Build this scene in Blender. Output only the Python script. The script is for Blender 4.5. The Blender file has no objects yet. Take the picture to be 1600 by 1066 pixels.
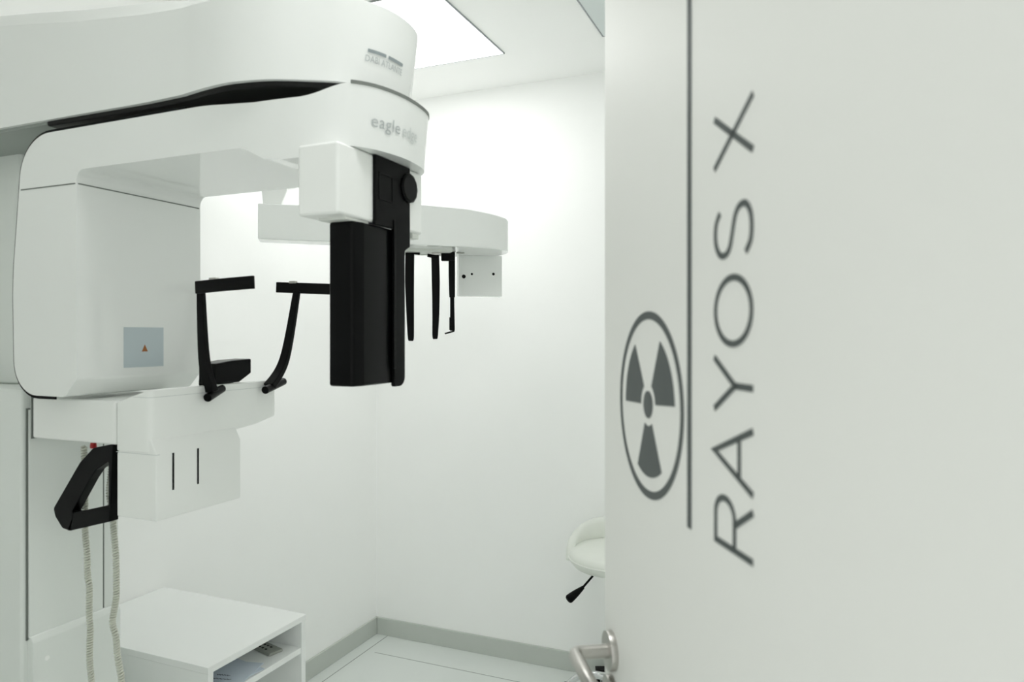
import bpy, bmesh, math, random
from mathutils import Vector, Matrix
random.seed(4)
C = bpy.context.scene.collection
SC = bpy.context.scene
R = math.radians
PI = math.pi

# ------------------------------------------------------------------ camera, world, exposure
YAW = R(22.95); CZ = 1.524; F = 1110.0; HX, HY = 800.0, 524.0
cam = bpy.data.cameras.new('camera')
co = bpy.data.objects.new('camera', cam); C.objects.link(co)
co.location = (0, 0, CZ); co.rotation_euler = (R(90), 0, YAW)
cam.sensor_width = 36.0; cam.lens = 36.0 * F / 1600.0; cam.shift_y = -9.0 / 1600.0
cam.clip_start = 0.02
cam.dof.use_dof = True; cam.dof.focus_distance = 2.6; cam.dof.aperture_fstop = 5.0
SC.camera = co
w = bpy.data.worlds.new('daylit_corridor'); SC.world = w; w.use_nodes = True
bgn = w.node_tree.nodes['Background']
bgn.inputs[0].default_value = (0.97, 1.0, 0.97, 1); bgn.inputs[1].default_value = 0.47
SC.view_settings.view_transform = 'Standard'; SC.view_settings.look = 'None'
SC.view_settings.gamma = 1.0; SC.view_settings.use_curve_mapping = False
SC.view_settings.exposure = 1.3
PANEL = 2.75
SC.cycles.max_bounces = 24; SC.cycles.diffuse_bounces = 20; SC.cycles.glossy_bounces = 6

# ------------------------------------------------------------------ geometry helpers
fx, fy = -math.sin(YAW), math.cos(YAW); rx, ry = math.cos(YAW), math.sin(YAW)
def ray(px, py):
    t = (px - HX) / F; k = (HY - py) / F
    return Vector((fx + t * rx, fy + t * ry, k))
def at_y(px, py, Y):
    d = ray(px, py); return Vector((0, 0, CZ)) + d * (Y / d.y)
def at_x(px, py, X):
    d = ray(px, py); return Vector((0, 0, CZ)) + d * (X / d.x)
def at_d(px, py, D):
    return Vector((0, 0, CZ)) + ray(px, py) * D

def new(): return bmesh.new()
def box(bm, x0, x1, y0, y1, z0, z1, M=None):
    r = bmesh.ops.create_cube(bm, size=1.0)
    vs = r['verts']
    for v in vs:
        v.co = Vector(((x0 + x1) / 2 + v.co.x * (x1 - x0), (y0 + y1) / 2 + v.co.y * (y1 - y0), (z0 + z1) / 2 + v.co.z * (z1 - z0)))
        if M is not None: v.co = M @ v.co
    return bm
def to3(p, axis, h):
    if axis == 'z': return Vector((p[0], p[1], h))
    if axis == 'y': return Vector((p[0], h, p[1]))
    return Vector((h, p[0], p[1]))
def prism(bm, pts, axis, a, b, M=None):
    A = [to3(p, axis, a) for p in pts]; B = [to3(p, axis, b) for p in pts]
    if M is not None: A = [M @ p for p in A]; B = [M @ p for p in B]
    va = [bm.verts.new(p) for p in A]; vb = [bm.verts.new(p) for p in B]
    n = len(pts)
    bm.faces.new(va); bm.faces.new(vb[::-1])
    for i in range(n):
        j = (i + 1) % n
        bm.faces.new((va[i], vb[i], vb[j], va[j]))
    bmesh.ops.recalc_face_normals(bm, faces=bm.faces[:])
    return bm
def rpoly(spec, seg=8):
    """spec: (x, y, radius) corners -> rounded outline"""
    out = []; n = len(spec)
    for i in range(n):
        p = Vector(spec[i][:2]); r = spec[i][2]
        a = Vector(spec[i - 1][:2]); b = Vector(spec[(i + 1) % n][:2])
        if r <= 0: out.append((p.x, p.y)); continue
        u = (a - p).normalized(); v = (b - p).normalized()
        ang = u.angle(v); t = min(r / math.tan(ang / 2), (a - p).length * .49, (b - p).length * .49)
        rr = t * math.tan(ang / 2)
        c = p + (u + v).normalized() * (rr / math.sin(ang / 2))
        s = p + u * t; e = p + v * t
        a0 = math.atan2(s.y - c.y, s.x - c.x); a1 = math.atan2(e.y - c.y, e.x - c.x)
        da = (a1 - a0 + PI) % (2 * PI) - PI
        for k in range(seg + 1):
            q = a0 + da * k / seg
            out.append((c.x + rr * math.cos(q), c.y + rr * math.sin(q)))
    return out
def spline(pts, n=8, closed=False):
    """Catmull-Rom through points"""
    P = [Vector(p) for p in pts]; out = []; m = len(P)
    rng = range(m) if closed else range(m - 1)
    for i in rng:
        if closed: p0, p1, p2, p3 = P[i - 1], P[i], P[(i + 1) % m], P[(i + 2) % m]
        else: p0, p1, p2, p3 = P[max(i - 1, 0)], P[i], P[i + 1], P[min(i + 2, m - 1)]
        for k in range(n):
            t = k / n
            out.append(.5 * ((2 * p1) + (p2 - p0) * t + (2 * p0 - 5 * p1 + 4 * p2 - p3) * t * t + (3 * p1 - p0 - 3 * p2 + p3) * t ** 3))
    if not closed: out.append(P[-1])
    return out
def offset(poly, d):
    """outward offset of a closed polygon"""
    P = [Vector(p) for p in poly]; n = len(P)
    area = sum(P[i].x * P[(i + 1) % n].y - P[(i + 1) % n].x * P[i].y for i in range(n))
    s = 1 if area > 0 else -1
    out = []
    for i in range(n):
        e1 = (P[i] - P[i - 1]); e2 = (P[(i + 1) % n] - P[i])
        if e1.length < 1e-9: e1 = e2
        if e2.length < 1e-9: e2 = e1
        e1 = e1.normalized(); e2 = e2.normalized()
        n1 = Vector((e1.y, -e1.x)) * s; n2 = Vector((e2.y, -e2.x)) * s
        m = (n1 + n2); m = m.normalized() if m.length > 1e-6 else n1
        out.append(tuple(P[i] + m * d / max(.5, m.dot(n1))))
    return out
def frames(path):
    T = []
    for i in range(len(path)):
        a = path[max(i - 1, 0)]; b = path[min(i + 1, len(path) - 1)]
        T.append((b - a).normalized())
    ref = Vector((0, 0, 1)) if abs(T[0].z) < .9 else Vector((1, 0, 0))
    N = [(ref - T[0] * ref.dot(T[0])).normalized()]
    for i in range(1, len(path)):
        n = N[-1] - T[i] * N[-1].dot(T[i]); N.append(n.normalized())
    return T, N, [T[i].cross(N[i]) for i in range(len(path))]
def skin_rings(bm, rings, closed=False):
    V = [[bm.verts.new(p) for p in r] for r in rings]; n = len(V[0])
    for i in range(len(V) if closed else len(V) - 1):
        a, b = V[i], V[(i + 1) % len(V)]
        for k in range(n):
            l = (k + 1) % n; bm.faces.new((a[k], a[l], b[l], b[k]))
    if not closed: bm.faces.new(V[0][::-1]); bm.faces.new(V[-1])
    bmesh.ops.recalc_face_normals(bm, faces=bm.faces[:])
    return bm
def tube(bm, path, r, n=12, closed=False):
    path = [Vector(p) for p in path]; T, N, B = frames(path)
    if closed: pass
    rs = r if isinstance(r, (list, tuple)) else [r] * len(path)
    rings = [[path[i] + (N[i] * math.cos(2 * PI * k / n) + B[i] * math.sin(2 * PI * k / n)) * rs[i] for k in range(n)] for i in range(len(path))]
    return skin_rings(bm, rings, closed)
def strap(bm, path, wdir, widths, thicks):
    """rectangular bar swept along path; wdir = direction of the width"""
    path = [Vector(p) for p in path]; wv = Vector(wdir).normalized(); rings = []
    for i, p in enumerate(path):
        a = path[max(i - 1, 0)]; b = path[min(i + 1, len(path) - 1)]; t = (b - a).normalized()
        u = (wv - t * wv.dot(t)).normalized(); v = t.cross(u)
        W = widths[i] / 2; H = thicks[i] / 2
        rings.append([p + u * W + v * H, p - u * W + v * H, p - u * W - v * H, p + u * W - v * H])
    return skin_rings(bm, rings)
def lathe(bm, prof, n=40, M=None):
    rings = []
    V = []
    for r, z in prof:
        ring = []
        if r < 1e-5:
            p = Vector((0, 0, z)); p = M @ p if M is not None else p
            ring = [bm.verts.new(p)]
        else:
            for k in range(n):
                p = Vector((r * math.cos(2 * PI * k / n), r * math.sin(2 * PI * k / n), z)); p = M @ p if M is not None else p
                ring.append(bm.verts.new(p))
        V.append(ring)
    for a, b in zip(V, V[1:]):
        for k in range(n):
            l = (k + 1) % n
            if len(a) == 1 and len(b) == 1: continue
            if len(a) == 1: bm.faces.new((a[0], b[k], b[l]))
            elif len(b) == 1: bm.faces.new((a[k], a[l], b[0]))
            else: bm.faces.new((a[k], a[l], b[l], b[k]))
    for ring in (V[0], V[-1]):
        if len(ring) > 1: bm.faces.new(ring)
    bmesh.ops.recalc_face_normals(bm, faces=bm.faces[:])
    return bm
def basis(o, x, y, z):
    M = Matrix.Identity(4)
    for i in range(3):
        M[i][0] = x[i]; M[i][1] = y[i]; M[i][2] = z[i]; M[i][3] = o[i]
    return M

ORG = {}
def root_loc(o):
    while o.parent: o = o.parent
    return Vector(ORG.get(o.name, (0, 0, 0)))
def obj(name, bm, mat, parent=None, bevel=0, seg=3, smooth=True, ang=35, label=None):
    me = bpy.data.meshes.new(name)
    o = bpy.data.objects.new(name, me); C.objects.link(o)
    if parent is not None:
        o.parent = parent; bmesh.ops.translate(bm, verts=bm.verts[:], vec=-root_loc(parent))
    bm.to_mesh(me); bm.free()
    me.materials.append(mat)
    if smooth:
        for p in me.polygons: p.use_smooth = True
        me.set_sharp_from_angle(angle=R(ang))
    if bevel:
        b = o.modifiers.new('bevel', 'BEVEL'); b.width = bevel; b.segments = seg
        b.limit_method = 'ANGLE'; b.angle_limit = R(ang); b.harden_normals = True; b.use_clamp_overlap = True
    if label: o['label'] = label
    return o
def meshobj(bm):
    me = bpy.data.meshes.new('tmp'); bm.to_mesh(me); bm.free()
    o = bpy.data.objects.new('tmp', me); C.objects.link(o); return o
def boolean(bmA, bmB, op='INTERSECT'):
    a = meshobj(bmA); b = meshobj(bmB)
    m = a.modifiers.new('b', 'BOOLEAN'); m.object = b; m.operation = op; m.solver = 'EXACT'
    dg = bpy.context.evaluated_depsgraph_get(); dg.update()
    me = bpy.data.meshes.new_from_object(a.evaluated_get(dg))
    out = new(); out.from_mesh(me)
    bpy.data.objects.remove(a); bpy.data.objects.remove(b)
    bmesh.ops.remove_doubles(out, verts=out.verts[:], dist=1e-5)
    bmesh.ops.dissolve_limit(out, angle_limit=R(.5), verts=out.verts[:], edges=out.edges[:])
    return out
def thing(name, label, cat, loc=(0, 0, 0), group=None):
    o = bpy.data.objects.new(name, None); C.objects.link(o); o.location = loc; ORG[o.name] = tuple(loc)
    o.empty_display_size = .1
    o['label'] = label; o['category'] = cat
    if group: o['group'] = group
    return o
def tag(o, label, cat, group=None):
    o['label'] = label; o['category'] = cat
    if group: o['group'] = group
    return o
def struct(o, label, cat):
    o['kind'] = 'structure'; o['label'] = label; o['category'] = cat; return o

# ------------------------------------------------------------------ materials
def mat(name, col, rough=.5, metal=0.0, spec=.5, coat=0.0, noise=0.0, nscale=60, bump=0.0):
    m = bpy.data.materials.new(name); m.use_nodes = True
    nt = m.node_tree; b = nt.nodes['Principled BSDF']
    b.inputs['Base Color'].default_value = (*col, 1); b.inputs['Roughness'].default_value = rough
    b.inputs['Metallic'].default_value = metal; b.inputs['Specular IOR Level'].default_value = spec
    b.inputs['Coat Weight'].default_value = coat; b.inputs['Coat Roughness'].default_value = .06
    if noise or bump:
        tc = nt.nodes.new('ShaderNodeTexCoord'); n = nt.nodes.new('ShaderNodeTexNoise')
        n.inputs['Scale'].default_value = nscale; n.inputs['Detail'].default_value = 4
        nt.links.new(tc.outputs['Object'], n.inputs['Vector'])
        if noise:
            mp = nt.nodes.new('ShaderNodeMapRange')
            mp.inputs['To Min'].default_value = 1 - noise; mp.inputs['To Max'].default_value = 1 + noise * .3
            nt.links.new(n.outputs['Fac'], mp.inputs['Value'])
            mx = nt.nodes.new('ShaderNodeMix'); mx.data_type = 'RGBA'; mx.blend_type = 'MULTIPLY'; mx.inputs[0].default_value = 1
            mx.inputs[6].default_value = (*col, 1); nt.links.new(mp.outputs[0], mx.inputs[7])
            nt.links.new(mx.outputs[2], b.inputs['Base Color'])
        if bump:
            bp = nt.nodes.new('ShaderNodeBump'); bp.inputs['Strength'].default_value = bump; bp.inputs['Distance'].default_value = .002
            nt.links.new(n.outputs['Fac'], bp.inputs['Height']); nt.links.new(bp.outputs[0], b.inputs['Normal'])
    return m
M_wall = mat('wall_paint', (.940, .943, .934), .55, spec=.25, noise=.02, nscale=4)
M_ceil = mat('ceiling_paint', (.938, .94, .931), .8, spec=.2, noise=.015, nscale=3)
M_base = mat('baseboard_paint', (.54, .57, .535), .5, spec=.3, noise=.03, nscale=12)
M_lam = mat('white_laminate', (.85, .865, .855), .32, spec=.4, noise=.015, nscale=8)
M_edge = mat('laminate_edge', (.72, .74, .70), .45, noise=.03, nscale=30)
M_pl = mat('glossy_white_plastic', (.825, .842, .826), .09, spec=.5, noise=.01, nscale=3)
M_pl2 = mat('satin_white_plastic', (.85, .865, .845), .28, spec=.4, noise=.015, nscale=5)
M_col = mat('column_enamel', (.77, .80, .775), .25, spec=.4, noise=.02, nscale=5)
M_black = mat('black_plastic', (.0010, .0012, .0013), .3, spec=.11, noise=.2, nscale=20)
M_blackm = mat('matt_black_plastic', (.0022, .0025, .0025), .5, spec=.10, noise=.2, nscale=40)
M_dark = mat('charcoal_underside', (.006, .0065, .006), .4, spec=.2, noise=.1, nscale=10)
M_mid = mat('lit_underside', (.30, .33, .305), .4, spec=.3, noise=.05, nscale=10)
M_seam_shade = mat('joint_and_gap_shade', (.17, .185, .17), .6, noise=.1, nscale=30)  # real joints, and the shadow in the column panel gap
M_steel = mat('brushed_steel', (.50, .49, .46), .3, metal=1, noise=.1, nscale=90)
M_chrome = mat('chrome', (.75, .76, .77), .06, metal=1, noise=.02, nscale=10)
M_sign = mat('grey_vinyl', (.075, .088, .085), .5, spec=.3, noise=.05, nscale=40)
M_ink = mat('pale_grey_print', (.44, .47, .47), .5, noise=.05, nscale=60)
M_ink2 = mat('faint_grey_print', (.60, .63, .62), .5, noise=.05, nscale=60)
M_ink3 = mat('slate_print', (.27, .31, .32), .5, noise=.05, nscale=60)
M_sticker = mat('pale_blue_label', (.50, .57, .60), .25, spec=.4, noise=.02, nscale=30)
M_orange = mat('orange_print', (.30, .10, .02), .5, noise=.1, nscale=50)
M_red = mat('red_plastic', (.45, .01, .01), .35, noise=.05, nscale=50)
M_cord = mat('grey_beige_vinyl', (.62, .635, .555), .45, noise=.08, nscale=60)
M_vinyl = mat('white_leatherette', (.80, .82, .77), .4, spec=.35, noise=.03, nscale=20, bump=.15)
M_paper = mat('pale_paper', (.62, .68, .76), .7, noise=.06, nscale=25)
M_paper2 = mat('white_paper', (.80, .82, .82), .7, noise=.04, nscale=25)
M_penink = mat('dark_pen_ink', (.05, .06, .09), .7, noise=.1, nscale=25)
M_remote = mat('grey_case', (.33, .345, .31), .5, noise=.05, nscale=25)
M_frame = mat('panel_trim', (.34, .36, .37), .4, metal=.3, noise=.05, nscale=25)
M_pan = mat('pale_blue_panel', (.66, .715, .71), .35, noise=.02, nscale=10)
M_door = mat('door_laminate', (.74, .745, .715), .45, spec=.25, noise=.015, nscale=6)
M_emit = bpy.data.materials.new('light_diffuser'); M_emit.use_nodes = True
_b = M_emit.node_tree.nodes['Principled BSDF']; _b.inputs['Base Color'].default_value = (.9, .9, .9, 1)
_b.inputs['Emission Color'].default_value = (1.0, 1.0, 1.0, 1); _b.inputs['Emission Strength'].default_value = PANEL

def floor_mat():
    m = bpy.data.materials.new('floor_tiles'); m.use_nodes = True; nt = m.node_tree; b = nt.nodes['Principled BSDF']
    tc = nt.nodes.new('ShaderNodeTexCoord'); sp = nt.nodes.new('ShaderNodeSeparateXYZ'); nt.links.new(tc.outputs['Object'], sp.inputs[0])
    def seam(sock, off, period, wd):
        a = nt.nodes.new('ShaderNodeMath'); a.operation = 'SUBTRACT'; a.inputs[1].default_value = off; nt.links.new(sock, a.inputs[0])
        p = nt.nodes.new('ShaderNodeMath'); p.operation = 'PINGPONG'; p.inputs[1].default_value = period / 2; nt.links.new(a.outputs[0], p.inputs[0])
        l = nt.nodes.new('ShaderNodeMath'); l.operation = 'LESS_THAN'; l.inputs[1].default_value = wd; nt.links.new(p.outputs[0], l.inputs[0])
        return l
    s1 = seam(sp.outputs[0], -1.985, 1.22, .0018); s2 = seam(sp.outputs[1], 2.886, .61, .0018)
    gt = nt.nodes.new('ShaderNodeMath'); gt.operation = 'GREATER_THAN'; gt.inputs[1].default_value = -1.938; nt.links.new(sp.outputs[0], gt.inputs[0])
    mu = nt.nodes.new('ShaderNodeMath'); mu.operation = 'MULTIPLY'; nt.links.new(gt.outputs[0], mu.inputs[0]); nt.links.new(s2.outputs[0], mu.inputs[1])
    mx = nt.nodes.new('ShaderNodeMath'); mx.operation = 'MAXIMUM'; nt.links.new(s1.outputs[0], mx.inputs[0]); nt.links.new(mu.outputs[0], mx.inputs[1])
    no = nt.nodes.new('ShaderNodeTexNoise'); no.inputs['Scale'].default_value = 2.5; nt.links.new(tc.outputs['Object'], no.inputs['Vector'])
    cr = nt.nodes.new('ShaderNodeMix'); cr.data_type = 'RGBA'; cr.inputs[6].default_value = (.70, .735, .715, 1); cr.inputs[7].default_value = (.74, .77, .75, 1)
    nt.links.new(no.outputs['Fac'], cr.inputs[0])
    c2 = nt.nodes.new('ShaderNodeMix'); c2.data_type = 'RGBA'; c2.inputs[7].default_value = (.13, .14, .135, 1)
    nt.links.new(mx.outputs[0], c2.inputs[0]); nt.links.new(cr.outputs[2], c2.inputs[6]); nt.links.new(c2.outputs[2], b.inputs['Base Color'])
    b.inputs['Roughness'].default_value = .35
    return m
M_floor = floor_mat()

# ------------------------------------------------------------------ the room
XL, XR, YB, YF, ZC = -2.06, .50, 3.08, -.6, 2.70
struct(obj('floor', box(new(), XL - .1, XR + .1, YF, YB + .1, -.06, 0), M_floor, smooth=False), 'pale grey tiled floor with thin dark seams', 'floor')
struct(obj('ceiling', box(new(), XL - .1, XR + .1, YF, YB + .1, ZC, ZC + .06), M_ceil, smooth=False), 'plain white ceiling with square panels', 'ceiling')
struct(obj('wall_left', box(new(), XL - .1, XL, YF, YB + .1, 0, ZC), M_wall, smooth=False), 'white wall behind the column and cabinet', 'wall')
struct(obj('wall_back', box(new(), XL, XR, YB, YB + .1, 0, ZC), M_wall, smooth=False), 'bright white far wall facing the doorway', 'wall')
struct(obj('wall_right', box(new(), XR, XR + .1, .10, YB + .1, 0, ZC), M_wall, smooth=False), 'white side wall hidden behind the open door', 'wall')
bm = new(); box(bm, XL - .1, -.72, .06, .18, 0, ZC); box(bm, .245, XR + .1, .06, .18, 0, ZC); box(bm, -.72, .245, .06, .18, 2.115, ZC)
struct(obj('wall_front', bm, M_wall, smooth=False), 'white wall around the doorway the camera looks through', 'wall')
struct(obj('baseboard_left', box(new(), XL, XL + .012, 1.80, YB, 0, .085), M_base, bevel=.002), 'grey baseboard along the left wall', 'baseboard')
struct(obj('baseboard_back', box(new(), XL + .0125, XR, YB - .012, YB, 0, .085), M_base, bevel=.002), 'grey baseboard along the far wall', 'baseboard')

# ------------------------------------------------------------------ ceiling panels
def ceiling_panel(name, label, cat, x0, x1, y0, y1, dm, group=None):
    t = thing(name, label, cat, ((x0 + x1) / 2, (y0 + y1) / 2, ZC), group)
    bm = new(); z0, z1, e = ZC - .006, ZC, .005
    box(bm, x0 - e, x1 + e, y0 - e, y0, z0, z1); box(bm, x0 - e, x1 + e, y1, y1 + e, z0, z1)
    box(bm, x0 - e, x0, y0, y1, z0, z1); box(bm, x1, x1 + e, y0, y1, z0, z1)
    obj('frame', bm, M_frame, t, smooth=False)
    obj('diffuser', box(new(), x0 + .0005, x1 - .0005, y0 + .0005, y1 - .0005, ZC - .005, ZC - .0005), dm, t, smooth=False)
ceiling_panel('ceiling_light', 'lit square white ceiling light panel above the machine', 'ceiling light', -1.80, -1.185, 2.11, 2.705, M_emit)
ceiling_panel('ceiling_light', 'unseen lit square white ceiling light panel added nearer the doorway, above the open door', 'ceiling light', -.755, -.15, .72, 1.32, M_emit)  # out of view; inferred and added to even out the room's light
ceiling_panel('ceiling_panel', 'pale unlit square ceiling panel with dark edge near door top', 'ceiling panel', -.755, -.15, 2.10, 2.70, M_pan)

# ------------------------------------------------------------------ the open door
P0 = Vector((-.27, .972, 0)); u = Vector((.52, -.854, 0)).normalized(); n = Vector((-.854, -.52, 0)).normalized()
MD = basis(P0, u, n, Vector((0, 0, 1)))            # local: x = along the leaf from the free edge, y = out of the face, z = up
DW, DT = .90, .04
door = obj('door_1', box(new(), 0, DW, -DT, 0, .008, 2.10, MD), M_door, bevel=.002)
struct(door, 'open white door lettered RAYOS X with a radiation sign', 'door')
def flat(bm, pts, y=.0006, M=MD):
    """thin vinyl piece from a 2D outline on the door face"""
    prism(bm, pts, 'y', 0.0001, y, M)
# radiation symbol
cx, cz, RO = .183, 1.444, .1075
bm = new()
def ring2(bm, r0, r1, n_=96):
    for k in range(n_):
        a, b = 2 * PI * k / n_, 2 * PI * (k + 1) / n_
        flat(bm, [(cx + r0 * math.cos(a), cz + r0 * math.sin(a)), (cx + r1 * math.cos(a), cz + r1 * math.sin(a)), (cx + r1 * math.cos(b), cz + r1 * math.sin(b)), (cx + r0 * math.cos(b), cz + r0 * math.sin(b))])
def strip_outline(pts, wd, closed=False):
    """list of quads following a polyline with mitred joints"""
    P = [Vector(p) for p in pts]; m = len(P); L = []; Rr = []
    for i in range(m):
        if closed: a, b = P[i - 1], P[(i + 1) % m]
        else: a, b = P[max(i - 1, 0)], P[min(i + 1, m - 1)]
        d1 = (P[i] - a); d2 = (b - P[i])
        if d1.length < 1e-9: d1 = d2
        if d2.length < 1e-9: d2 = d1
        d1.normalize(); d2.normalize()
        n1 = Vector((-d1.y, d1.x)); n2 = Vector((-d2.y, d2.x)); mm = (n1 + n2).normalized()
        k = wd / 2 / max(.4, mm.dot(n1)); L.append(P[i] + mm * k); Rr.append(P[i] - mm * k)
    return L, Rr
def stroke(bm, pts, wd, closed=False, y=.0006, M=MD):
    L, Rr = strip_outline(pts, wd, closed); m = len(L)
    rings = []
    for i in range(m):
        q = [(L[i], .0001), (L[i], y), (Rr[i], y), (Rr[i], .0001)]
        rings.append([M @ Vector((p.x, h, p.y)) for p, h in q])
    skin_rings(bm, rings, closed)
stroke(bm, [(cx + (RO - .0045) * math.cos(2 * PI * k / 96), cz + (RO - .0045) * math.sin(2 * PI * k / 96)) for k in range(96)], .009, True)
for a0 in (-90, 30, 150):
    a0 += 3
    arc = [R(a0 - 29 + 58 * k / 14) for k in range(15)]
    flat(bm, [(cx + .083 * math.cos(a), cz + .083 * math.sin(a)) for a in arc] + [(cx + .0245 * math.cos(a), cz + .0245 * math.sin(a)) for a in arc[::-1]])
flat(bm, [(cx + .0158 * math.cos(2 * PI * k / 32), cz + .0158 * math.sin(2 * PI * k / 32)) for k in range(32)])
obj('radiation_symbol', bm, M_sign, door, smooth=False, label='dark grey radiation trefoil in a ring')
# long line
bm = new(); flat(bm, [(.2995, 1.334), (.3095, 1.334), (.3095, 2.09), (.2995, 2.09)])
obj('sign_line', bm, M_sign, door, smooth=False, label='long dark grey vertical line')
# lettering, running upwards; letter space (a = advance in z, h = height 0..1)
BL, CAP = .4346, .0726
def L2(a, h): return (BL - CAP * h, a)
bm = new(); SW = .0058
def let(pts, closed=False): stroke(bm, [L2(a, h) for a, h in pts], SW, closed)
def arcpts(ca, ch, ra, rh, d0, d1, k=18): return [(ca + ra * math.cos(R(d0 + (d1 - d0) * i / k)), ch + rh * math.sin(R(d0 + (d1 - d0) * i / k))) for i in range(k + 1)]
let([(1.341, 0), (1.341, 1)])                                                      # R
let([(1.341, .96), (1.366, .96)] + arcpts(1.366, .705, .0155, .255, 90, -90) + [(1.341, .45)])
let([(1.362, .45), (1.381, 0)])
let([(1.395, 0), (1.4205, 1), (1.4465, 0)]); let([(1.4035, .33), (1.438, .33)])    # A
let([(1.458, 1), (1.481, .44), (1.504, 1)]); let([(1.481, .46), (1.481, 0)])       # Y
let(arcpts(1.545, .5, .0285, .465, 0, 354, 44), True)                              # O
S = [(1.5925, .17), (1.601, .06), (1.612, .03), (1.624, .06), (1.6325, .17), (1.6325, .32), (1.626, .43), (1.612, .505), (1.5995, .575), (1.594, .68), (1.5945, .82), (1.602, .93), (1.613, .97), (1.624, .94), (1.632, .84)]
let([tuple(p) for p in spline(S, 6)])
let([(1.6735, 0), (1.7185, 1)]); let([(1.6735, 1), (1.7185, 0)])                   # X
obj('sign_lettering', bm, M_sign, door, smooth=False, label='dark grey upright lettering RAYOS X')
# lever handle
hx, hz = .041, 1.098
MH = MD @ basis((hx, 0, hz), Vector((1, 0, 0)), Vector((0, 0, 1)), Vector((0, 1, 0)))
hr = obj('handle_rosette', lathe(new(), [(.0, 0), (.026, 0), (.0262, .006), (.0255, .0085), (.0, .0095)], 48, MH), M_steel, door, ang=50)
path = [(hx, .006, hz), (hx, .03, hz)] + [(hx + .010 * (1 - math.cos(R(a))), .044 + .010 * math.sin(R(a)), hz) for a in (0, 20, 40, 60, 80, 90)] + [(hx + .06, .054, hz), (hx + .118, .054, hz), (hx + .120, .054, hz)]
path = [MD @ Vector(p) for p in path]
obj('lever_handle', tube(new(), path, [.0092] * (len(path) - 1) + [.0075], 20), M_steel, door, ang=50)
ML = MD @ basis((hx, 0, hz - .060), Vector((1, 0, 0)), Vector((0, 0, 1)), Vector((0, 1, 0)))
lr = obj('lock_rosette', lathe(new(), [(.0, 0), (.026, 0), (.0262, .006), (.0255, .0085), (.0, .0095)], 48, ML), M_steel, door, ang=50)
bm = new(); lathe(bm, [(0, .009), (.0085, .009), (.0085, .0115), (0, .0118)], 24, ML)
obj('lock_cylinder', bm, M_steel, lr)

# ------------------------------------------------------------------ the X-ray machine
xm = thing('xray_machine', 'large white dental panoramic X-ray machine with black sensor and hand grip', 'X-ray machine', (-1.85, 1.15, 0))
# column
col = obj('column', box(new(), -2.055, -1.622, 1.03, 1.272, 0, 1.403), M_col, xm, bevel=.006)
obj('upper_column', box(new(), -2.045, -1.80, 1.14, 1.252, 1.403, 2.0), M_col, xm, bevel=.008)
bm = new(); box(bm, -1.622, -1.6195, 1.0395, 1.229, .84, 1.36)
obj('column_gap_shade', bm, M_seam_shade, col, smooth=False)  # dark strip stands in for the shadow in the gap round the panel
obj('column_panel', box(new(), -1.6215, -1.616, 1.0435, 1.2235, .84, 1.357), M_col, col, bevel=.0015)
bm = new(); box(bm, -1.6165, -1.6145, 1.0445, 1.0625, 1.385, 1.40)
sl = obj('slider_block', bm, M_pl2, col, bevel=.001)
Ms = basis((-1.6145, 1.0535, 1.392), Vector((0, 1, 0)), Vector((0, 0, 1)), Vector((1, 0, 0)))
obj('screw', lathe(new(), [(0, 0), (.004, 0), (.0036, .0012), (0, .0012)], 20, Ms), M_steel, sl)
bm = new(); prism(bm, [(-1.625, .02), (-1.603, .02), (-1.603, .836), (-1.613, .848), (-1.625, .848)], 'y', 1.0435, 1.262)
bc = obj('base_cover', bm, M_col, xm, bevel=.0025)
for yy, zz in ((1.075, .79), (1.238, .80)):
    Ms = basis((-1.6033, yy, zz), Vector((0, 1, 0)), Vector((0, 0, 1)), Vector((1, 0, 0)))
    obj('screw_cap', lathe(new(), [(0, 0), (.006, 0), (.0055, .001), (0, .0012)], 20, Ms), M_pl2, bc)

# plan outlines (x, y), counter-clockwise from the column end
def nose(xc, yw0, yw1):
    pass
boom_plan = [(-2.04, .995), (-1.5, .995), (-1.2, .997)] + [tuple(p) for p in spline([(-1.10, .992), (-1.03, .980), (-.96, .976), (-.88, .990), (-.81, 1.020), (-.758, 1.052), (-.722, 1.105), (-.714, 1.18), (-.735, 1.25), (-.79, 1.305), (-.86, 1.325)], 6)] + [(-1.2, 1.325), (-2.04, 1.305)]
elev = [(-2.05, 1.978), (-.65, 1.978), (-.65, 2.122), (-.78, 2.126), (-.95, 2.130), (-1.1, 2.142), (-1.25, 2.155), (-1.4, 2.170), (-1.55, 2.190), (-1.7, 2.208), (-2.05, 2.24)]
bm = boolean(prism(new(), boom_plan, 'z', 1.9, 2.4), prism(new(), elev, 'y', .8, 1.5))
def draft(v, ztop, hgt, amt):
    f = max(0, min(1, (ztop - v.z) / hgt)) * max(0, min(1, (v.x + 1.0) / .2)); return Vector((v.x - amt * f, v.y, v.z))
def draft_boom(v): return draft(v, 2.12, .142, .020)
def draft_arm(v): return draft(v, 1.968, .11, .010)
for v in bm.verts: v.co = draft_boom(v.co)
bm.normal_update()
top = [f for f in bm.faces if f.normal.z > .9]
bmesh.ops.inset_region(bm, faces=top, thickness=.016, depth=.030, use_even_offset=True, use_boundary=True)
for v in {v for f in top for v in f.verts}:
    v.co.z -= .024 * max(0, min(1, (v.co.x + 1.20) / .30))
bm.normal_update()
boom = obj('boom', bm, M_pl, xm, bevel=.005, seg=3, ang=28)
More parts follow.
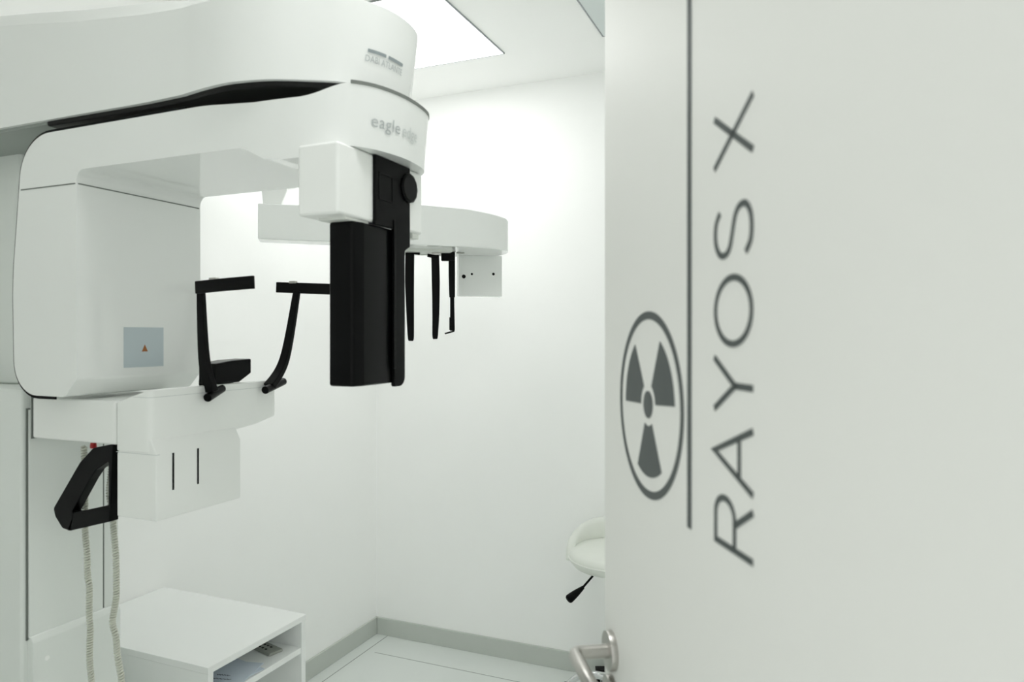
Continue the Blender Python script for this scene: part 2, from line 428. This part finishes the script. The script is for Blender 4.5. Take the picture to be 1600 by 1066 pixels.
# underside covers
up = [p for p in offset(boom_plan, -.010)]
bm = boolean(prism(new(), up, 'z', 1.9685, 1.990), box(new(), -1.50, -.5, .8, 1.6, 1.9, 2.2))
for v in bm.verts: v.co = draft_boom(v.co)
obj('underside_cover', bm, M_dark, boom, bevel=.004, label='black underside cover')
bm = boolean(prism(new(), up, 'z', 1.9715, 1.990), box(new(), -2.03, -1.5005, .8, 1.6, 1.9, 2.2))
obj('lit_underside_plate', bm, M_mid, boom, bevel=.002, label='underside plate by the column, coloured paler for the light there')  # paler grey paints in the light on this end of the underside

# rotating C-arm: elevation outline in (x, z)
Xs = -1.40
elevC = rpoly([(-1.570, 1.952, .095), (-1.05, 1.954, .6), (-.93, 1.945, .4), (-.81, 1.943, .15), (-.748, 1.968, .06), (-.60, 1.970, 0), (-.60, 1.858, 0), (-.775, 1.858, 0), (-.80, 1.838, .0), (-.86, 1.836, .02), (-.905, 1.842, .03), (-.955, 1.866, .05), (Xs, 1.866, .022), (Xs, 1.432, .012), (-1.436, 1.395, .02), (-1.597, 1.395, .075), (-1.604, 1.64, .9)], 10)
arm_plan = [(-1.62, 1.0), (-1.2, 1.0), (-1.0, 1.0)] + [tuple(p) for p in spline([(-.90, 1.0), (-.83, 1.004), (-.765, 1.022), (-.722, 1.065), (-.703, 1.13), (-.703, 1.20), (-.717, 1.26), (-.752, 1.30), (-.81, 1.318)], 6)] + [(-1.2, 1.322), (-1.62, 1.322)]
bm = boolean(prism(new(), elevC, 'y', .9, 1.4), prism(new(), arm_plan, 'z', 1.2, 2.1))
for v in bm.verts:
    if v.co.x > -1.0 and v.co.z > 1.80: v.co = draft_arm(v.co)
arm = obj('rotating_arm', bm, M_pl, xm, bevel=.006, seg=4, ang=32)
# black gasket following the outer edge
el_off = offset(elevC, .0065)
gasket_ring = [p for p in el_off]
bm = boolean(prism(new(), gasket_ring, 'y', 1.003, 1.0065), box(new(), -1.7, -1.10, .9, 1.2, 1.2, 2.1))
cut = [p for p in offset(elevC, -.004)]
bm = boolean(bm, prism(new(), cut, 'y', .9, 1.3), 'DIFFERENCE')
bm = boolean(bm, box(new(), -1.47, -.5, .9, 1.3, 1.1, 1.93), 'DIFFERENCE')
obj('gasket', bm, M_blackm, arm, smooth=False, label='thin black joint along the outer edge')
bm = boolean(prism(new(), offset(arm_plan, .0012), 'z', 1.966, 1.972), box(new(), -.745, -.5, .9, 1.5, 1.9, 2.1))
obj('top_joint', bm, M_seam_shade, arm, smooth=False, label='thin dark line under the boom')
# seam round the tube head
sm = rpoly([(-1.5805, 1.0, .006), (Xs, 1.0, .006), (Xs, 1.322, .006), (-1.5805, 1.322, .006)], 5)
bm = prism(new(), offset(sm, .0006), 'z', 1.8366, 1.8392)
bm2 = box(new(), -1.57, Xs - .01, 1.012, 1.31, 1.8, 1.9)
obj('seam', boolean(bm, bm2, 'DIFFERENCE'), M_seam_shade, arm, smooth=False)
# warning label
wl = obj('warning_label', box(new(), Xs - .001, Xs + .0006, 1.109, 1.213, 1.452, 1.542), M_sticker, xm, smooth=False, label='pale blue square sticker with orange triangle')
bm = new(); prism(bm, [(1.1545, 1.487), (1.1705, 1.487), (1.1625, 1.503)], 'x', Xs + .0005, Xs + .0009)
obj('warning_triangle', bm, M_orange, wl, smooth=False)

# lettering wrapped round the plan outline
def text_mesh(body, size, spacing=1.0):
    cu = bpy.data.curves.new('t', 'FONT'); cu.body = body; cu.size = size; cu.space_character = spacing; cu.resolution_u = 3
    o = bpy.data.objects.new('t', cu); C.objects.link(o)
    dg = bpy.context.evaluated_depsgraph_get(); dg.update()
    me = bpy.data.meshes.new_from_object(o.evaluated_get(dg)); b = new(); b.from_mesh(me)
    bpy.data.objects.remove(o)
    bmesh.ops.triangulate(b, faces=b.faces[:])
    return b
def wrap(bm, plan, start, z0, off, width=None, xs=1.0, fn=None):
    """local x -> arc length along plan from the point nearest `start`; local y -> z"""
    P = [Vector(p) for p in plan]
    i0 = min(range(len(P)), key=lambda i: (P[i] - Vector(start)).length)
    for v in bm.verts:
        s = v.co.x * xs; i = i0
        while s > (P[i + 1] - P[i]).length and i < len(P) - 2:
            s -= (P[i + 1] - P[i]).length; i += 1
        e = (P[i + 1] - P[i]).normalized(); q = P[i] + e * s; nn = Vector((e.y, -e.x))
        q = q + nn * off
        v.co = Vector((q.x, q.y, z0 + v.co.y))
        if fn: v.co = fn(v.co)
    return bm
fine_boom = [tuple(p) for p in spline(boom_plan[3:-2], 6)]
fine_arm = [tuple(p) for p in spline(arm_plan[3:-2], 6)]
LB = dict(plan=fine_boom)
bm = text_mesh('DABI ATLANTE', .0165, 1.0)
wd = max(v.co.x for v in bm.verts)
st_b = (-.736, 1.082)
wrap(bm, fine_boom, st_b, 2.021, .0018, xs=.094 / wd, fn=draft_boom)
obj('maker_lettering', bm, M_ink, boom, smooth=False, label='small pale grey maker lettering')
bm = new()
for a, b in ((.004, .044), (.050, .094)):
    m_ = 12
    V = [[bm.verts.new((a + (b - a) * k / m_, zz, 0)) for k in range(m_ + 1)] for zz in (.0, .006)]
    for k in range(m_): bm.faces.new((V[0][k], V[0][k + 1], V[1][k + 1], V[1][k]))
wrap(bm, fine_boom, st_b, 2.0375, .0018, fn=draft_boom)
obj('maker_bars', bm, M_ink3, boom, smooth=False, label='two slate bars above the maker lettering')
st_a = (-.722, 1.068)
bm = text_mesh('eagle', .032, 1.08); wd = max(v.co.x for v in bm.verts)
wrap(bm, fine_arm, st_a, 1.897, .0018, xs=.070 / wd, fn=draft_arm)
obj('model_lettering', bm, M_ink, arm, smooth=False, label='grey lettering eagle')
bm = text_mesh('edge', .032, 1.02); wd = max(v.co.x for v in bm.verts)
for v in bm.verts: v.co.x = v.co.x * .054 / wd + .077
wrap(bm, fine_arm, st_a, 1.897, .0018, fn=draft_arm)
obj('model_lettering', bm, M_ink2, arm, smooth=False, label='faint grey lettering edge')

# sensor head under the nose
XRr = -.746
sh = obj('sensor_head', prism(new(), [(-.832, 1.0), (XRr, 1.0), (XRr, 1.285), (-.832, 1.285)], 'z', 1.732, 1.8575), M_pl2, xm, bevel=.006)
bm = prism(new(), rpoly([(-.804, 1.050, .006), (-.752, 1.050, .010), (-.745, 1.075, .010), (-.745, 1.190, .006), (-.804, 1.190, .006)], 4), 'z', 1.432, 1.728)
sb = obj('sensor_cassette', bm, M_black, xm, bevel=.005, label='tall black sensor cassette')
bm = new(); prism(bm, rpoly([(1.104, 1.857, 0), (1.104, 1.728, .0), (1.168, 1.728, .0), (1.168, 1.425, .004), (1.207, 1.425, .018), (1.207, 1.69, .004), (1.226, 1.70, .002), (1.226, 1.857, 0)], 5), 'x', XRr - .002, -.7395)
sp_ = obj('sensor_plate', bm, M_blackm, xm, bevel=.003, label='black plate running down the sensor side')
bm = new(); box(bm, -.7400, -.7375, 1.1635, 1.1705, 1.46, 1.745)
obj('ridge', bm, M_black, sp_, bevel=.001)
bm = new()
for a in ((1.114, 1.162, 1.824, 1.827), (1.114, 1.162, 1.776, 1.779), (1.159, 1.162, 1.776, 1.827), (1.114, 1.117, 1.776, 1.827)): box(bm, -.7397, -.7385, *a)
obj('cover_outline', bm, M_black, sp_, smooth=False)
Mk = basis((XRr + .002, 1.219, 1.816), Vector((0, 1, 0)), Vector((0, 0, 1)), Vector((1, 0, 0)))
obj('adjustment_knob', lathe(new(), [(0, 0), (.028, 0), (.030, .003), (.030, .008), (.026, .010), (0, .010)], 12, Mk), M_black, sh, bevel=.001, ang=25)
bm = new(); box(bm, -.80, -.752, 1.255, 1.28, 1.722, 1.733)
obj('lower_plate', bm, M_edge, sh, bevel=.001)
bm = new(); box(bm, -.81, -.752, 1.03, 1.10, 1.7275, 1.733)
obj('lower_plate', bm, M_edge, sh, bevel=.001)

# patient support arm and tray
sa = obj('support_arm', box(new(), -1.601, -1.339, 1.0405, 1.255, 1.295, 1.386), M_pl2, xm, bevel=.005)
bm = prism(new(), [(-1.338, 1.282), (-1.237, 1.282), (-1.237, 1.410), (-1.245, 1.413), (-1.338, 1.382)], 'y', 1.040, 1.275)
prof = [(1.040, 1.283), (1.10, 1.290), (1.15, 1.304), (1.19, 1.309), (1.28, 1.305), (1.33, 1.309), (1.43, 1.322), (1.43, 1.413), (1.040, 1.413)]
bm = prism(new(), prof, 'x', -1.40, -1.237)
cutp = rpoly([(-1.338, 1.040, .01), (-1.237, 1.040, .012), (-1.237, 1.34, .03), (-1.252, 1.425, .015), (-1.338, 1.425, .02)], 6)
bm = boolean(bm, prism(new(), cutp, 'z', 1.2, 1.5))
slope = prism(new(), [(-1.42, 1.2), (-1.10, 1.2), (-1.10, 1.413), (-1.243, 1.413), (-1.338, 1.383), (-1.42, 1.36)], 'y', .9, 1.6)
bm = boolean(bm, slope)
ty = obj('chin_tray', bm, M_pl2, xm, bevel=.004)
bm = prism(new(), offset([p for p in cutp], .0003), 'z', 1.3965, 1.3975)
bm = boolean(bm, box(new(), -1.285, -1.0, .9, 1.6, 1.3, 1.5))
bm = boolean(bm, prism(new(), offset(cutp, -.01), 'z', 1.3, 1.5), 'DIFFERENCE')
obj('seam', bm, M_ink2, ty, smooth=False)
lowp = [(-1.336, 1.146), (-1.222, 1.146), (-1.222, 1.283), (-1.2385, 1.313), (-1.300, 1.313), (-1.336, 1.279)]
lb = obj('control_box', prism(new(), lowp, 'y', 1.042, 1.273), M_pl2, xm, bevel=.004)
for yy in (1.083, 1.1475): obj('slot', box(new(), -1.2235, -1.2213, yy - .0022, yy + .0022, 1.203, 1.280), M_blackm, lb, smooth=False, label='narrow dark slot')
bm = prism(new(), [(-1.3364, 1.0417), (-1.2217, 1.0417), (-1.2217, 1.05), (-1.3364, 1.05)], 'z', 1.2805, 1.2817)
obj('seam', bm, M_ink2, lb, smooth=False)

obj('arm_joint', box(new(), -1.6035, -1.6012, 1.039, 1.256, 1.2935, 1.388), M_seam_shade, sa, smooth=False)
obj('carriage', box(new(), -1.6158, -1.6036, 1.046, 1.25, 1.298, 1.384), M_pl2, sa, bevel=.001)
# chin rest
cr_bm = new(); box(cr_bm, -1.290, -1.250, 1.212, 1.280, 1.4085, 1.424)
prism(cr_bm, [(1.208, 1.4145), (1.282, 1.4145), (1.320, 1.434), (1.320, 1.468), (1.26, 1.466), (1.208, 1.460)], 'x', -1.285, -1.235)
obj('chin_rest', cr_bm, M_black, xm, bevel=.003, label='black chin rest block')

# temple supports
def temple(base, mid, top, pad0, pad1, foot0, foot1, flip):
    p = spline([base, mid, top], 8)
    bm = strap(new(), p, (1, 0, 0), [.030 - .012 * i / (len(p) - 1) for i in range(len(p))], [.016 - .006 * i / (len(p) - 1) for i in range(len(p))])
    t_ = obj('temple_support', bm, M_black, xm, bevel=.002, label='black curved temple support')
    d = (Vector(pad1) - Vector(pad0))
    pp = spline([pad0, Vector(pad0) + d * .5 + Vector((0, flip * .004, 0)), pad1], 6)
    bm = strap(new(), pp, (0, 0, 1), [.0275] * len(pp), [.006] * len(pp))
    obj('temple_pad', bm, M_black, t_, bevel=.0015)
    bm = tube(new(), [Vector(foot0), Vector(foot1)], .0095, 14)
    obj('pivot', bm, M_black, t_, bevel=.001)
    q = Vector(pad0) + d * .32 + Vector((0, 0, .0135)); 
    obj('clip', box(new(), q.x - .010, q.x + .010, q.y - .005, q.y + .005, q.z - .002, q.z + .004), M_steel, t_, bevel=.001)
temple(at_x(330, 612, -1.228), at_x(319, 560, -1.232), at_x(314, 455, -1.236), at_x(306, 449.5, -1.236), at_y(397, 441, at_x(306, 449, -1.236).y - .002), at_x(324, 622, -1.220), at_x(347, 607, -1.240), -1)
temple(at_x(421, 604, -1.228), at_x(445, 560, -1.228), at_x(464, 455, -1.222), at_y(432, 449, at_x(464, 455, -1.222).y + .003), at_y(515, 452, at_x(464, 455, -1.222).y), at_x(414, 610, -1.218), at_x(443, 596, -1.238), 1)

# hand grip: closed loop in the x-z plane under the support arm
gy = 1.068
outer = [(183, 693), (152, 699), (131, 722), (90, 793), (93, 806), (104, 824), (116, 828), (177, 814)]
inner = [(176, 720), (157, 733), (147, 748), (119, 799), (122, 800), (176, 788)]
def g2(l): 
    o_ = []
    for px, py in l:
        v = at_y(px, py, gy); o_.append((v.x, v.z))
    return o_
og = [(*p, r) for p, r in zip(g2(outer), (0, .02, .03, .010, .006, .012, .01, 0))]
ig = [(*p, r) for p, r in zip(g2(inner), (.003, .02, .02, .002, .002, .003))]
bm = boolean(prism(new(), rpoly(og, 5), 'y', gy - .010, gy + .012), prism(new(), rpoly(ig, 5), 'y', .9, 1.3), 'DIFFERENCE')
obj('hand_grip', bm, M_black, xm, bevel=.005, label='black triangular hand grip loop')
bp = at_y(146, 699, 1.09)
obj('emergency_button', lathe(new(), [(0, -.006), (.006, -.006), (.007, -.003), (.006, .006), (0, .006)], 20, Matrix.Translation(bp + Vector((0, 0, .004)))), M_red, xm)

# cephalostat: arm along the left wall, then the long head
bm = strap(new(), [(-1.78, 1.25, 2.10), (-1.78, 1.6, 2.10), (-1.76, 1.95, 2.095), (-1.75, 2.06, 2.09)], (0, 0, 1), [.10, .095, .085, .08], [.09, .085, .08, .08])
ca = obj('cephalostat_arm', bm, M_pl2, xm, bevel=.006)
e = Vector((rx + .285 * fx, ry + .285 * fy, 0)).normalized(); nf = Vector((e.y, -e.x, 0))   # along the bar; towards the camera
O = at_d(650, 384, 2.60); O.z = 0
def toC(s, b, z): return O + e * s - nf * b + Vector((0, 0, z))
MC = basis(O, e, -nf, Vector((0, 0, 1)))    # local: x along bar, y away from the camera, z up
pl = [(-.546, 0), (-.30, 0), (-.12, -.004), (.05, -.002)] + [tuple(p) for p in spline([(.20, .006), (.29, .026), (.365, .080), (.392, .16), (.385, .24), (.345, .31)], 5)] + [(.27, .34), (-.06, .34), (-.14, .28), (-.20, .11), (-.546, .09)]
bm = boolean(prism(new(), pl, 'z', 1.8, 2.1, MC), prism(new(), [(-.6, 1.856), (.45, 1.853), (.45, 1.962), (.36, 1.980), (.18, 1.998), (-.05, 2.006), (-.25, 1.994), (-.42, 1.981), (-.6, 1.979)], 'y', -.2, .6, MC))
ch = obj('cephalostat_head', bm, M_pl, xm, bevel=.004, ang=30)
bm = prism(new(), [(-.530, 1.978), (-.47, 1.978), (-.45, 2.03), (-.45, 2.10), (-.535, 2.10), (-.535, 2.03)], 'y', .012, .075, MC)
obj('bracket', bm, M_pl2, ca, bevel=.004)
# hanging plate behind
bm = box(new(), .215, .400, .27, .31, 1.685, 1.856, MC)
pc = obj('collimator_plate', bm, M_pl, xm, bevel=.004, label='white hanging plate with small dark holes')
for s, z, r in ((.236, 1.766, .0085), (.270, 1.777, .005), (.362, 1.779, .006)):
    Mh = basis(toC(s, .2703, z), e, Vector((0, 0, 1)), nf)
    obj('screw_hole', lathe(new(), [(0, 0), (r, 0), (r * .9, .001), (0, .001)], 18, Mh), M_blackm, pc, smooth=False)
bm = new(); lathe(bm, [(0, -.001), (.016, -.001), (.016, .002), (0, .002)], 20, Matrix.Translation(toC(.205, .19, 1.852)))
obj('hole_cover', bm, M_remote, ch)
bm = new(); box(bm, -.10, .155, .10, .20, 1.845, 1.858, MC); 
rl = obj('rail', bm, M_edge, ch, bevel=.002)
bm = new(); box(bm, -.10, .155, .205, .215, 1.842, 1.858, MC); obj('rail', bm, M_edge, ch, bevel=.001)
def rod(pts, b, wd, th, name, label, br):
    w3 = [at_d(x_, y_, b) for x_, y_, _ in pts]
    p = spline(w3, 5); ws = []
    for i in range(len(pts) - 1):
        for k in range(5): ws.append(pts[i][2] + (pts[i + 1][2] - pts[i][2]) * k / 5)
    ws.append(pts[-1][2])
    bm = strap(new(), p, Vector((rx, ry, 0)), ws, [th] * len(p))
    o = obj(name, bm, M_black, xm, bevel=.003, label=label)
    x0, x1, y0, y1 = br
    q0 = at_d(x0, y1, b); q1 = at_d(x1, y0, b); 
    Mb = basis(((q0 + q1) / 2), Vector((rx, ry, 0)), Vector((fx, fy, 0)), Vector((0, 0, 1)))
    ww = (q1 - q0).to_2d().length / 2; hh = (q1.z - q0.z) / 2
    obj('bracket', box(new(), -ww, ww, -.02, .02, -hh, hh, Mb), M_steel, o, bevel=.001, label='metal bracket')
    return o
D = 2.76
r1 = rod([(640.5, 393, .034), (640, 440, .0345), (641, 490, .029), (642, 525, .024), (642, 533, .016)], D, 0, .012, 'ear_rod', 'broad black ear rod nearest the sensor', (634, 653, 382, 391))
obj('rod_joint', tube(new(), [at_d(643, 394, D), at_d(656, 396, D)], .007, 12), M_black, r1)
r2 = rod([(680, 399, .030), (681, 440, .031), (681, 490, .027), (680, 523, .022), (680, 530, .015)], D + .02, 0, .012, 'ear_rod', 'second broad black ear rod', (675, 688, 382, 397))
obj('rod_joint', tube(new(), [at_d(668, 399, D + .02), at_d(684, 402, D + .02)], .007, 12), M_black, r2)
r3 = rod([(706, 394, .025), (706, 430, .025), (706.5, 465, .022)], D + .03, 0, .014, 'nasion_support', 'black nasion support with sliding tip', (689, 711, 381, 394))
bm = new(); q0 = at_d(689.5, 408, D + .03); q1 = at_d(710.5, 393, D + .03)
Mb = basis((q0 + q1) / 2, Vector((rx, ry, 0)), Vector((fx, fy, 0)), Vector((0, 0, 1)))
box(bm, -.026, .026, -.011, .011, -.019, .019, Mb); obj('clamp', bm, M_black, r3, bevel=.003)
bm = strap(new(), [at_d(706.5, 462, D + .03), at_d(707, 517, D + .03)], Vector((rx, ry, 0)), [.016, .018], [.008, .008]); 
tp = obj('slide', bm, M_blackm, r3, bevel=.0015)
bm = strap(new(), [at_d(710, 517.5, D + .03), at_d(695, 521.5, D + .03)], Vector((0, 0, 1)), [.006, .006], [.008, .008]); obj('tip', bm, M_black, r3, bevel=.001)
bm = strap(new(), [at_d(703.3, 496, D + .025), at_d(703.3, 516, D + .025)], Vector((rx, ry, 0)), [.006, .006], [.008, .008]); obj('stop', bm, M_black, r3, bevel=.001)

# ------------------------------------------------------------------ coiled cord hanging in a loop from the support arm
yc = 1.10
L_ = [(131, 697), (133, 760), (133, 828), (136, 862), (137, 900), (139.5, 915), (139.5, 960), (141, 985), (140, 1020), (141, 1045), (143, 1066)]
R_ = [(177, 700), (173, 745), (171, 772), (176, 800), (178, 830), (181, 870), (182, 915), (181, 938), (177, 962), (176, 975), (181, 995), (183, 1020), (187, 1045), (190, 1066)]
l3 = [at_y(x_, y_, yc) for x_, y_ in L_]; r3_ = [at_y(x_, y_, yc + .012) for x_, y_ in R_]
bl, br_ = l3[-1], r3_[-1]
loop = [Vector((bl.x + .006, yc, .62)), Vector((bl.x + .026, yc + .003, .52)), Vector(((bl.x + br_.x) / 2 + .01, yc + .006, .475)), Vector((br_.x + .005, yc + .009, .52)), Vector((br_.x + .012, yc + .012, .62))]
cl = spline(l3 + loop + r3_[::-1], 10)
# resample evenly
def resample(P, step):
    out = [P[0]]; acc = 0
    for a, b in zip(P, P[1:]):
        L = (b - a).length; 
        t = step - acc
        while t <= L:
            out.append(a + (b - a) * (t / L)); t += step
        acc = (acc + L) % step
    return out
cl = resample(cl, .0006)
T, N, B = frames(cl); hel = []
PITCH, RC = .0060, .0048
for i in range(len(cl)):
    a = 2 * PI * (i * .0006) / PITCH
    hel.append(cl[i] + (N[i] * math.cos(a) + B[i] * math.sin(a)) * RC)
cord = obj('coiled_cord', tube(new(), hel, .0026, 6), M_cord, ang=80)
tag(cord, 'pale coiled cord hanging in a loop behind the black hand grip', 'cord')

# ------------------------------------------------------------------ low cabinet
cb = thing('cabinet', 'low white cabinet with open shelves beside the machine column', 'cabinet', (-1.75, 1.59, 0))
X0, X1, Y0, Y1, ZT, th = XL + .003, -1.45, 1.395, 1.785, .657, .020
obj('top_panel', box(new(), X0, X1, Y0, Y1, ZT - .018, ZT), M_lam, cb, bevel=.0015)
obj('side_panel', box(new(), X0, X1 - .002, Y0 + .001, Y0 + th, .0, ZT - .0185), M_lam, cb, bevel=.001)
obj('side_panel', box(new(), X0, X1 - .002, Y1 - th, Y1 - .001, .0, ZT - .0185), M_lam, cb, bevel=.001)
obj('back_panel', box(new(), X0, X0 + .010, Y0 + th + .0005, Y1 - th - .0005, .05, ZT - .0185), M_lam, cb, smooth=False)
ZS = .560
for z in (ZS, .30, .05):
    obj('shelf', box(new(), X0 + .0105, X1 - .004, Y0 + th + .0005, Y1 - th - .0005, z - .018, z), M_lam, cb, bevel=.001)
# papers and remote on the top shelf
pb = thing('paper_stack', 'loose pale blue handwritten papers on the cabinet shelf', 'papers', (-1.55, 1.53, ZS))
for k, (dx, dy, a, mm) in enumerate(((-.02, .0, 4, M_paper2), (.0, .004, -9, M_paper), (.012, -.006, 14, M_paper))):
    Mx = Matrix.Translation((-1.550 + dx, 1.530 + dy, ZS + .0006 + .0022 * k)) @ Matrix.Rotation(R(a), 4, 'Z')
    s_ = obj('sheet', box(new(), -.085, .085, -.085, .085, 0, .0018, Mx), mm, pb, smooth=False)
bm = new()
for j in range(3):
    pts = [(-.01 + (.07 - .015 * j) * i / 14, -.045 + .022 * j + .0022 * math.sin(i * 2.3 + j)) for i in range(15)]
    L, Rr = strip_outline(pts, .0022)
    skin_rings(bm, [[Mx @ Vector((L[i].x, L[i].y, .0018)), Mx @ Vector((L[i].x, L[i].y, .0021)), Mx @ Vector((Rr[i].x, Rr[i].y, .0021)), Mx @ Vector((Rr[i].x, Rr[i].y, .0018))] for i in range(15)])
obj('handwriting', bm, M_penink, s_, smooth=False)
Mr = Matrix.Translation((-1.56, 1.715, ZS)) @ Matrix.Rotation(R(-14), 4, 'Z')
rm = thing('remote_control', 'small flat grey remote at the right end of the cabinet shelf', 'remote', tuple(Mr.translation))
bd = obj('body', box(new(), -.07, .07, -.024, .024, .0003, .009, Mr), M_remote, rm, bevel=.003)
bm = new()
for i in range(3):
    for j in range(2): box(bm, .0 + .016 * i - .004, .0 + .016 * i + .004, -.010 + .018 * j - .003, -.010 + .018 * j + .003, .009, .0098, Mr)
obj('buttons', bm, M_blackm, bd, smooth=False)

# ------------------------------------------------------------------ stool
sx, sy = -.742, 2.835
st = thing('stool', 'white padded stool with black lever and chrome base behind the door', 'stool', (sx, sy, 0))
TS = Matrix.Translation((sx, sy, 0))
seat = obj('seat', lathe(new(), [(0, .575), (.135, .575), (.168, .585), (.186, .606), (.190, .625), (.184, .640), (.170, .650), (.12, .657), (0, .660)], 56, TS), M_vinyl, st, ang=60)
pip = [Vector((sx + .1885 * math.cos(2 * PI * k / 64), sy + .1885 * math.sin(2 * PI * k / 64), .614)) for k in range(64)]
bm = new(); nn = 8
rings = []
for k in range(64):
    a = 2 * PI * k / 64; c_ = Vector((sx + .1885 * math.cos(a), sy + .1885 * math.sin(a), .618))
    rings.append([c_ + Vector((math.cos(a) * math.cos(q), math.sin(a) * math.cos(q), math.sin(q))) * .004 for q in [2 * PI * j / nn for j in range(nn)]])
skin_rings(bm, rings, True); obj('piping', bm, M_vinyl, seat, ang=80)
# low wrap-round back
rings = []; NB = 40
for k in range(NB + 1):
    f = k / NB; a = R(20 + 180 * f)
    h = .125 * (math.sin(PI * f) ** .55) + .012
    z0 = .600; ri, ro = .165, .198
    prof = [(ro - .004, z0), (ro + .004, z0 + h * .5), (ro + .002, z0 + h * .85), (ro - .008, z0 + h), (ri + .008, z0 + h), (ri - .001, z0 + h * .85), (ri, z0 + h * .45), (ri + .008, z0)]
    rings.append([Vector((sx + r * math.cos(a), sy + r * math.sin(a), z)) for r, z in prof])
obj('backrest', skin_rings(new(), rings), M_vinyl, st, ang=70)
obj('gas_column', lathe(new(), [(0, .10), (.024, .10), (.024, .34), (.014, .345), (.014, .56), (.05, .565), (.05, .576), (0, .576)], 28, TS), M_chrome, st)
la = at_d(929, 897, 2.80); lb_ = at_d(910, 919, 2.76); lc = at_d(887, 938, 2.72)
lv = obj('lever', tube(new(), [Vector((sx, sy, .560)), la, lb_], .0045, 10), M_black, st, label='black height lever')
pth = spline([lb_ - (lc - lb_) * .05, lb_ + (lc - lb_) * .3, lb_ + (lc - lb_) * .7, lc], 5)
rr = []
for i in range(len(pth)):
    f = i / (len(pth) - 1); rr.append(.007 + .010 * math.sin(min(1, f * 1.15) * PI * .5) ** 1.3 if f < .92 else .017 * math.sqrt(max(.05, 1 - ((f - .85) / .155) ** 2)))
obj('lever_paddle', tube(new(), pth, rr, 16), M_blackm, lv, ang=70)
hub = obj('base_hub', lathe(new(), [(0, .095), (.04, .095), (.042, .13), (.030, .145), (0, .145)], 28, TS), M_chrome, st)
a_c = R(184)
for k in range(5):
    a = a_c + 2 * PI * k / 5; dv = Vector((math.cos(a), math.sin(a), 0)); o3 = Vector((sx, sy, 0))
    p = spline([o3 + dv * .03 + Vector((0, 0, .122)), o3 + dv * .09 + Vector((0, 0, .124)), o3 + dv * .155 + Vector((0, 0, .106)), o3 + dv * .20 + Vector((0, 0, .066))], 5)
    lg = obj('base_leg', tube(new(), p, [.016 - .004 * i / (len(p) - 1) for i in range(len(p))], 14), M_chrome, st, ang=60)
    wq = o3 + dv * .197
    if k == 4: wq = wq + Vector((-.040, -.004, 0))
    sd = Vector((-dv.y, dv.x, 0))
    bm = new()
    for s in (-1, 1):
        Mw = basis(wq + sd * (.012 * s) + Vector((0, 0, .0255)), dv, Vector((0, 0, 1)), sd)
        lathe(bm, [(0, -.008), (.023, -.008), (.025, -.005), (.025, .005), (.023, .008), (0, .008)], 22, Mw)
    box(bm, -.022, .022, -.021, .021, .036, .066, basis(wq, dv, sd, Vector((0, 0, 1))))
    obj('caster', bm, M_black, lg)
